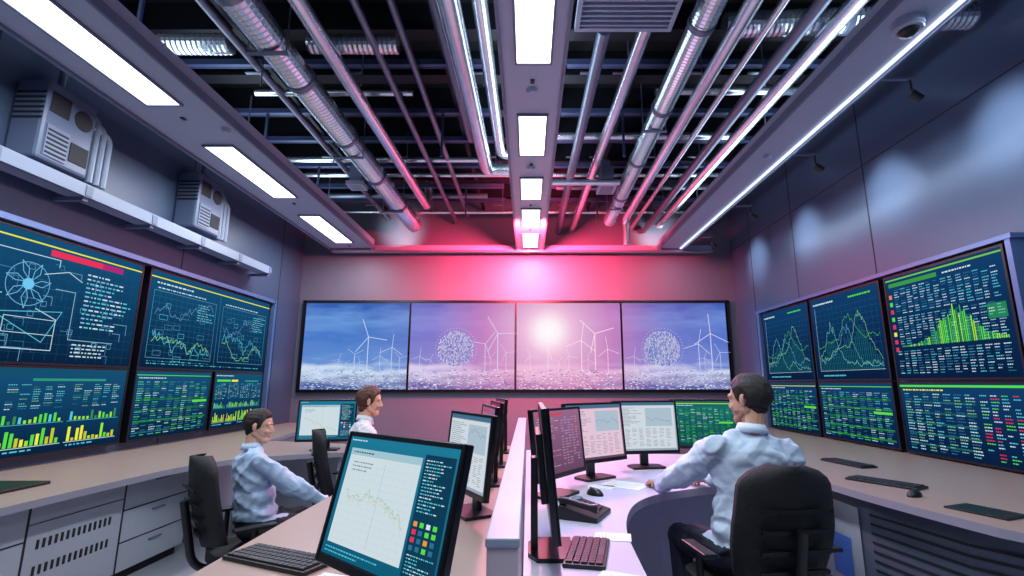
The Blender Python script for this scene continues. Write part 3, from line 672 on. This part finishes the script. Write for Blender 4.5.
# ---------------------------------------------------------------- people
def finish(mb,name,parent,voxel,smooth,disp=None,mats=None,classify=None):
    ob=mb.obj(name,None)
    r=ob.modifiers.new('r','REMESH'); r.mode='VOXEL'; r.voxel_size=voxel; r.use_smooth_shade=True
    s=ob.modifiers.new('s','SMOOTH'); s.iterations=smooth; s.factor=.5
    dg=bpy.context.evaluated_depsgraph_get(); me=bpy.data.meshes.new_from_object(ob.evaluated_get(dg))
    ob.modifiers.clear(); ob.data=me; ob.parent=parent
    if mats:
        me.materials.clear()
        for m in mats: me.materials.append(m)
        for p in me.polygons: p.material_index=classify(p.center); p.use_smooth=True
    if disp:
        ns=[v.normal.copy() for v in me.vertices]
        for v,n in zip(me.vertices,ns): v.co+=n*disp(v.co)
    for p in me.polygons: p.use_smooth=True
    return ob
def seg_d(p,a,b,ra,rb):
    ab=b-a; t=max(0,min(1,(p-a).dot(ab)/ab.length_squared)); return (p-a-ab*t).length-(ra+(rb-ra)*t)
def ik(S,H,l1,l2,pole):
    d=H-S; L=min(d.length,(l1+l2)*.995); d.normalize(); H2=S+d*L
    a=(l1*l1-l2*l2+L*L)/(2*L); h=math.sqrt(max(0,l1*l1-a*a)); p=(pole-d*pole.dot(d)).normalized()
    return S+d*a+p*h,H2
HL=[(.12,.074),(.07,.070),(.05,.060),(.036,.036),(.028,.000),(.016,-.014),(.004,-.016),(-.012,-.030),(-.03,-.048),(-.05,-.066),(-.12,-.080)]
def hline(y,low):
    for (a,za),(b,zb) in zip(HL[:-1],HL[1:]):
        if y>=b: 
            t=(a-y)/(a-b); z=za+(zb-za)*max(0,min(1,t)); break
    else: z=HL[-1][1]
    if low and y<.02: z-=low*min(1,(.02-y)/.04)
    return z
def seated_man(x,y,rz,sh,sc,lean,roll,head_yaw,head_pitch,hL,hR,shirt,pants,skin,hair,beard=False,knee=.46,foot_y=.42,headoff=(0,0),low=0,vol=.009):
    e=empty('seated_man',(x,y,0),rad(rz))
    V=Vector; pz=sh+.10
    T=Matrix.Translation((0,0,pz))@Matrix.Rotation(rad(roll),4,'Y')@Matrix.Rotation(rad(-lean),4,'X')@Matrix.Scale(sc,4)
    tp=lambda a:T@V(a)
    mb=MB(); m0=shirt
    bones=[]
    def B(a,b,ra,rb,lab): 
        mb.cap(a,b,ra,rb,m0); bones.append((V(a),V(b),ra,rb,lab))
    mb.ell((0,0,0),(.180*sc,.13*sc,.115*sc),m0,Matrix.Translation((0,0,pz)))
    mb.ell((0,0,.09),(.178,.135,.085),m0,T)
    mb.ell((0,.0,.18),(.170,.125,.16),m0,T); mb.ell((0,-.005,.33),(.186,.120,.17),m0,T); mb.ell((0,-.035,.40),(.175,.088,.12),m0,T)
    mb.cap(tp((-.165,-.015,.445)),tp((.165,-.015,.445)),.060*sc,.060*sc,m0)
    mb.cap(tp((-.09,-.015,.475)),tp((.09,-.015,.475)),.052*sc,.052*sc,m0)
    mb.cap(tp((-.03,-.015,.500)),tp((.03,-.015,.500)),.050*sc,.050*sc,m0)
    bones.append((tp((0,0,.12)),tp((0,0,.55)),.12,.12,0)); bones.append((V((-.1,0,pz)),V((.1,0,pz)),.12,.12,1))
    hands=[]
    for q,H in ((-1,hL),(1,hR)):
        S=tp((q*.185,-.01,.435)); H=V(H); El,W=ik(S,H,.285*sc,.26*sc,V((q*.75,-.25,-1.0)))
        B(S,El,.066*sc,.056*sc,0); B(El,El+(W-El)*.93,.056*sc,.040*sc,0)
        mb.ell(tuple(El+(S-El)*.25),(.058*sc,.058*sc,.058*sc),m0)
        cd=(W-El).normalized(); mb.tube([El+(W-El)*.88,El+(W-El)*.99],.040*sc,m0,16); hands.append((q,W,cd))
        hip=V((q*.095,.02,pz-.01)); kn=V((q*(.13),knee,sh+.055)); an=V((q*.13,foot_y,.10))
        B(hip,kn,.092*sc,.068*sc,1); B(kn,an,.064*sc,.050*sc,1)
    def fold(u,w):
        return (1-min(1,abs(noise.noise(V((u,w,1.7))))*3.6))
    def wr(p):
        if p.z>sh+.12:
            r=fold(p.x*6+p.z*5,p.y*5+p.z*9)*.013+fold(p.x*7-p.z*8,p.y*8+3)*.010+fold(p.x*13+p.z*4,p.y*13-p.z*11)*.004
        else: r=fold(p.y*12,p.x*6)*.008
        return r-.009+noise.noise(p*30)*.0015
    def cls(p):
        best=min(bones,key=lambda b:seg_d(p,b[0],b[1],b[2],b[3])); lab=best[4]
        if lab==1 and p.z>pz+.05 and p.y<.15: lab=0
        if lab==0 and p.z<pz+.02 and abs(p.x)<.19 and p.y<.1: lab=1
        return lab
    finish(mb,'clothed_body',e,.007,4,wr,[shirt,pants],cls)
    o=MB(); n=26; a0=rad(100); vs=[]
    for k in range(n+1):
        a=a0+rad(340)*k/n; c,s_=math.cos(a),math.sin(a); dip=.018*max(0,s_)
        for (r,z) in ((.056,.560),(.061,.564),(.076,.527-dip),(.070,.522-dip),(.056,.522)): vs.append(tp((r*c,-.012+r*s_,z-dip)))
    fs=[]
    for k in range(n):
        for m_ in range(5): fs.append((k*5+m_,k*5+(m_+1)%5,(k+1)*5+(m_+1)%5,(k+1)*5+m_))
    o.add(vs,fs,shirt,True); o.obj('collar',e)
    o=MB()
    for q in (-1,1):
        o.cap((q*.13,foot_y-.04,.045),(q*.145,foot_y+.15,.035),.045,.036,M_black); o.cap((q*.13,foot_y,.06),(q*.13,foot_y,.11),.043,.045,M_black)
    finish(o,'shoes',e,.008,3)
    for q,W,cd in hands:
        o=MB(); f=V((cd.x*.8,cd.y,0)).normalized(); f=(f+V((0,0,-.12))).normalized()
        s_=f.cross(V((0,0,1))).normalized()
        u=s_.cross(f).normalized(); ths=-s_*q
        o.cap(W-cd*.05,W+f*.015,.027*sc,.026*sc,skin)
        for k in (-.03,-.01,.01,.03): o.cap(W+f*.015+s_*k*.6,W+f*.085+s_*k,.015,.0125,skin)
        for k,(off,ln) in enumerate(zip((.033,.0115,-.0105,-.032),(.068,.078,.073,.056))):
            p=W+f*.086+ths*off; a=rad(8)
            for sl,ba_ in ((.45,14),(.32,26),(.23,20)):
                a+=rad(ba_)*.8; d=f*math.cos(a)-u*math.sin(a)+ths*off*1.5; d.normalize(); p2=p+d*ln*sl; o.cap(p,p2,.0092,.0082,skin); p=p2
        p=W+f*.025+ths*.025; d=(f*.75+ths*.8-u*.25).normalized(); p2=p+d*.038; o.cap(p,p2,.013,.011,skin); d=(f+ths*.3-u*.3).normalized(); o.cap(p2,p2+d*.03,.0105,.009,skin)
        finish(o,'hand',e,.0036,2)
    nb=tp((0,0,.56)); hc=nb+V((headoff[0],.018+headoff[1],.112*sc))
    HM=Matrix.Translation(hc)@Matrix.Rotation(rad(head_yaw),4,'Z')@Matrix.Rotation(rad(head_pitch),4,'X')@Matrix.Scale(sc,4)
    o=MB()
    o.ell((0,-.012,.028),(.075,.095,.084),skin,None,24,16); o.ell((0,.020,-.022),(.063,.070,.080),skin,None,24,16)
    o.cap((-.012,.062,-.088),(.012,.062,-.088),.026,.026,skin)
    for q in (-1,1):
        o.cap((q*.05,-.005,-.045),(q*.018,.058,-.088),.020,.024,skin); o.ell((q*.034,.062,-.026),(.022,.022,.020),skin)
        o.ell((q*.078,-.006,-.004),(.008,.014,.027),skin); o.ell((q*.083,-.014,.008),(.007,.011,.015),skin)
        o.ell((q*.010,.094,-.028),(.008,.009,.007),skin)
    o.cap((0,.084,.012),(0,.101,-.021),.0075,.0105,skin); o.cap((-.042,.070,.024),(.042,.070,.024),.013,.013,skin)
    o.ell((0,.083,-.052),(.021,.010,.006),skin); o.ell((0,.081,-.063),(.019,.010,.007),skin)
    nk=HM.inverted()@tp((0,-.012,.49))
    o.cap((0,-.02,-.05),tuple(nk),.050,.054,skin)
    def hf(p):
        f=p.z-hline(p.y,low)
        if abs(p.x)>.066: f=min(f,math.hypot((p.y+.008)*1.25,(p.z-.0)*.62)-.0165)
        return f
    def hd(p):
        f=hf(p); s_=max(0,min(1,f/.018)); s_=s_*s_*(3-2*s_)
        up=max(0,p.z-.05)*(.16 if p.y>0 else .10)
        return s_*(vol+up+.004*noise.noise(V((p.x*70,p.y*22,p.z*40))))
    def hc_(p):
        if hf(p)>.001+.003*noise.noise(p*120): return 1
        if beard and p.z<-.045 and p.z>-.125 and p.y>.005 and not (p.z>-.07 and abs(p.x)<.022 and p.z<-.046): return 2
        return 0
    hob=finish(o,'head',e,.0034,3,hd,[skin,hair,mat('stubble',(160,116,98),.8,0,.2,60)],hc_)
    hob.matrix_basis=HM
    o=MB(); ew=mat('eye_white',(225,225,228),.3)
    for q in (-1,1):
        o.ell((q*.031,.070,.003),(.013,.012,.008),ew,None,12,8); o.ell((q*.031,.079,.003),(.0055,.004,.0055),M_black,None,10,6)
        o.cap((q*.018,.083,.026),(q*.046,.075,.028),.003,.0025,hair)
        o.ell((q*.031,.070,.009),(.0145,.0135,.005),skin,None,12,8)
    o.cap((-.017,.0905,-.0575),(.017,.0905,-.0575),.002,.002,mat('lips',(150,88,80),.5))
    f=o.obj('face_features',e); f.matrix_basis=HM
    return e
SK=mat('skin_tan',(218,170,146),.5,0,.06,20); SK2=mat('skin_olive',(204,154,130),.5,0,.06,20)
HB=mat('hair_black',(26,20,20),.55,0,.4,90,.5,bscale=200); HBr=mat('hair_brown',(84,46,34),.55,0,.4,90,.5,bscale=200)
SH1=mat('shirt_pale_blue',(198,216,238),.75,0,.05,12,.15); SH2=mat('shirt_blue_grey',(176,200,230),.75,0,.05,12,.15); SH3=mat('shirt_white',(216,214,222),.75,0,.05,12,.15)
PT=mat('trousers_navy',(30,34,52),.8,0,.15,20,.2); PT2=mat('trousers_black',(26,28,38),.8,0,.15,20,.2)
def w2l(px,py,rz,wx,wy):
    a=rad(-rz); dx,dy=wx-px,wy-py; return (dx*math.cos(a)-dy*math.sin(a),dx*math.sin(a)+dy*math.cos(a))
RX,RY,RZ=1.02,2.44,8
office_chair(RX,RY,RZ,.48)
hl=w2l(RX,RY,RZ,.74,2.90); hr=w2l(RX,RY,RZ,1.02,2.98)
seated_man(RX,RY,RZ,.48,1.03,2,6,30,-6,(hl[0],hl[1],.805),(hr[0],hr[1],.80),SH1,PT,SK2,HB,True,headoff=(.02,.0))
LX,LY,LZ=-1.66,3.2,-46
office_chair(LX,LY,LZ,.40)
seated_man(LX,LY,LZ,.40,.87,-5,-3,-30,-8,(-.14,.38,.58),(.2,.40,.58),SH2,PT2,SK,HB,False)
KX,KY,KZ=-1.35,4.15,-66
office_chair(KX,KY,KZ,.45)
seated_man(KX,KY,KZ,.44,.98,3,0,-8,-6,(-.2,.42,.80),(.2,.42,.80),SH3,PT2,SK,HBr,False,low=.02,vol=.016)

# ---------------------------------------------------------------- lights
def area(name,loc,rot,sx,sy,en,col,spread=180):
    l=bpy.data.lights.new(name,'AREA'); l.shape='RECTANGLE'; l.size=sx; l.size_y=sy; l.energy=en; l.color=col; l.spread=rad(spread)
    o=bpy.data.objects.new(name,l); scene.collection.objects.link(o); o.location=loc; o.rotation_euler=rot; return o
def spot(name,loc,target,en,col,ang=60,blend=1,r=.05):
    l=bpy.data.lights.new(name,'SPOT'); l.energy=en; l.color=col; l.spot_size=rad(ang); l.spot_blend=blend; l.shadow_soft_size=r
    o=bpy.data.objects.new(name,l); scene.collection.objects.link(o); o.location=loc
    o.rotation_euler=(Vector(target)-Vector(loc)).to_track_quat('-Z','Y').to_euler(); return o
W=(.84,.93,1.0)
for a,b in CL: area('beam_lamp_light',(.037,(a+b)/2,3.48),(0,0,0),.22,b-a,22,W)
for a,b in LL: area('beam_lamp_light',(-2.85,(a+b)/2,3.48),(0,0,0),.25,b-a,36,W)
area('led_strip_light',(2.46,3.5,3.475),(0,0,0),.04,8,64,(.70,.86,1.0))
area('pipe_fill_light',(.03,3.0,3.68),(rad(180),0,0),.3,6.0,76,(.72,.86,1))  # added up-facing fill, here and below, to brighten the ceiling pipes
area('pipe_fill_light',(-2.85,3.4,3.66),(rad(180),0,0),.4,7.0,40,(.72,.86,1))
area('pipe_fill_light',(2.3,3.4,3.64),(rad(180),0,0),.3,7.0,36,(.72,.86,1))
wl=MB()
for y in (3.2,4.4,5.8,7.1):
    spot('wall_glow_spot',(2.86,y,3.32),(3.42,y,3.16),30,(.85,.94,1),76,1,.03)  # added spots imitating ceiling-lamp reflections on the glossy right wall
    wl.bb(2.52,2.78,y-.012,y+.012,3.50,3.52,M_beamd); wl.tube([(2.75,y,3.40),(2.82,y,3.35)],.03,M_black,12); wl.tube([(2.76,y,3.5),(2.76,y,3.38)],.008,M_black,8)
wl.obj('added_spot_fixtures')  # made-up brackets and lamp bodies for the added right-wall spots
for x in (-2.15,2.15): spot('wall_glow_spot',(x,7.40,3.72),(x,8,3.85),34,(.9,.92,1),80)
spot('added_red_glow',(.05,6.2,3.40),(.05,8,3.0),2300,(1,.045,.11),155,1,.1)  # added red spot standing in for lens-flare glow on the back wall
spot('added_red_glow',(.1,6.3,3.74),(.1,6.6,4.3),230,(1,.05,.12),160,1,.1)  # added red light carrying the flare glow onto pipes and joists
spot('added_red_glow',(.03,5.7,3.42),(.0,4.0,.8),520,(1,.07,.18),75,1,.1)  # added spot that reddens the divider and centre desks
spot('added_violet_tint',(.2,4.7,3.42),(.6,2.8,.75),150,(.45,.16,1),56,1,.1)  # added spot giving the right desk its purple cast
spot('added_blue_tint',(2.2,4.7,3.42),(2.0,3.6,.3),70,(.1,.3,1),50,1,.1)  # added spot for a blue cast along the right counter
wd=bpy.data.worlds.new('world'); scene.world=wd; wd.use_nodes=True; wd.node_tree.nodes['Background'].inputs[0].default_value=(.02,.025,.05,1)

# ---------------------------------------------------------------- camera
cd=bpy.data.cameras.new('camera'); cam=bpy.data.objects.new('camera',cd); scene.collection.objects.link(cam)
cam.location=(0,0,1.35); cam.rotation_euler=(rad(90+10.95),0,0); cd.sensor_width=36; cd.lens=491/1024*36; cd.shift_x=-16/1024; cd.clip_start=.02
scene.camera=cam
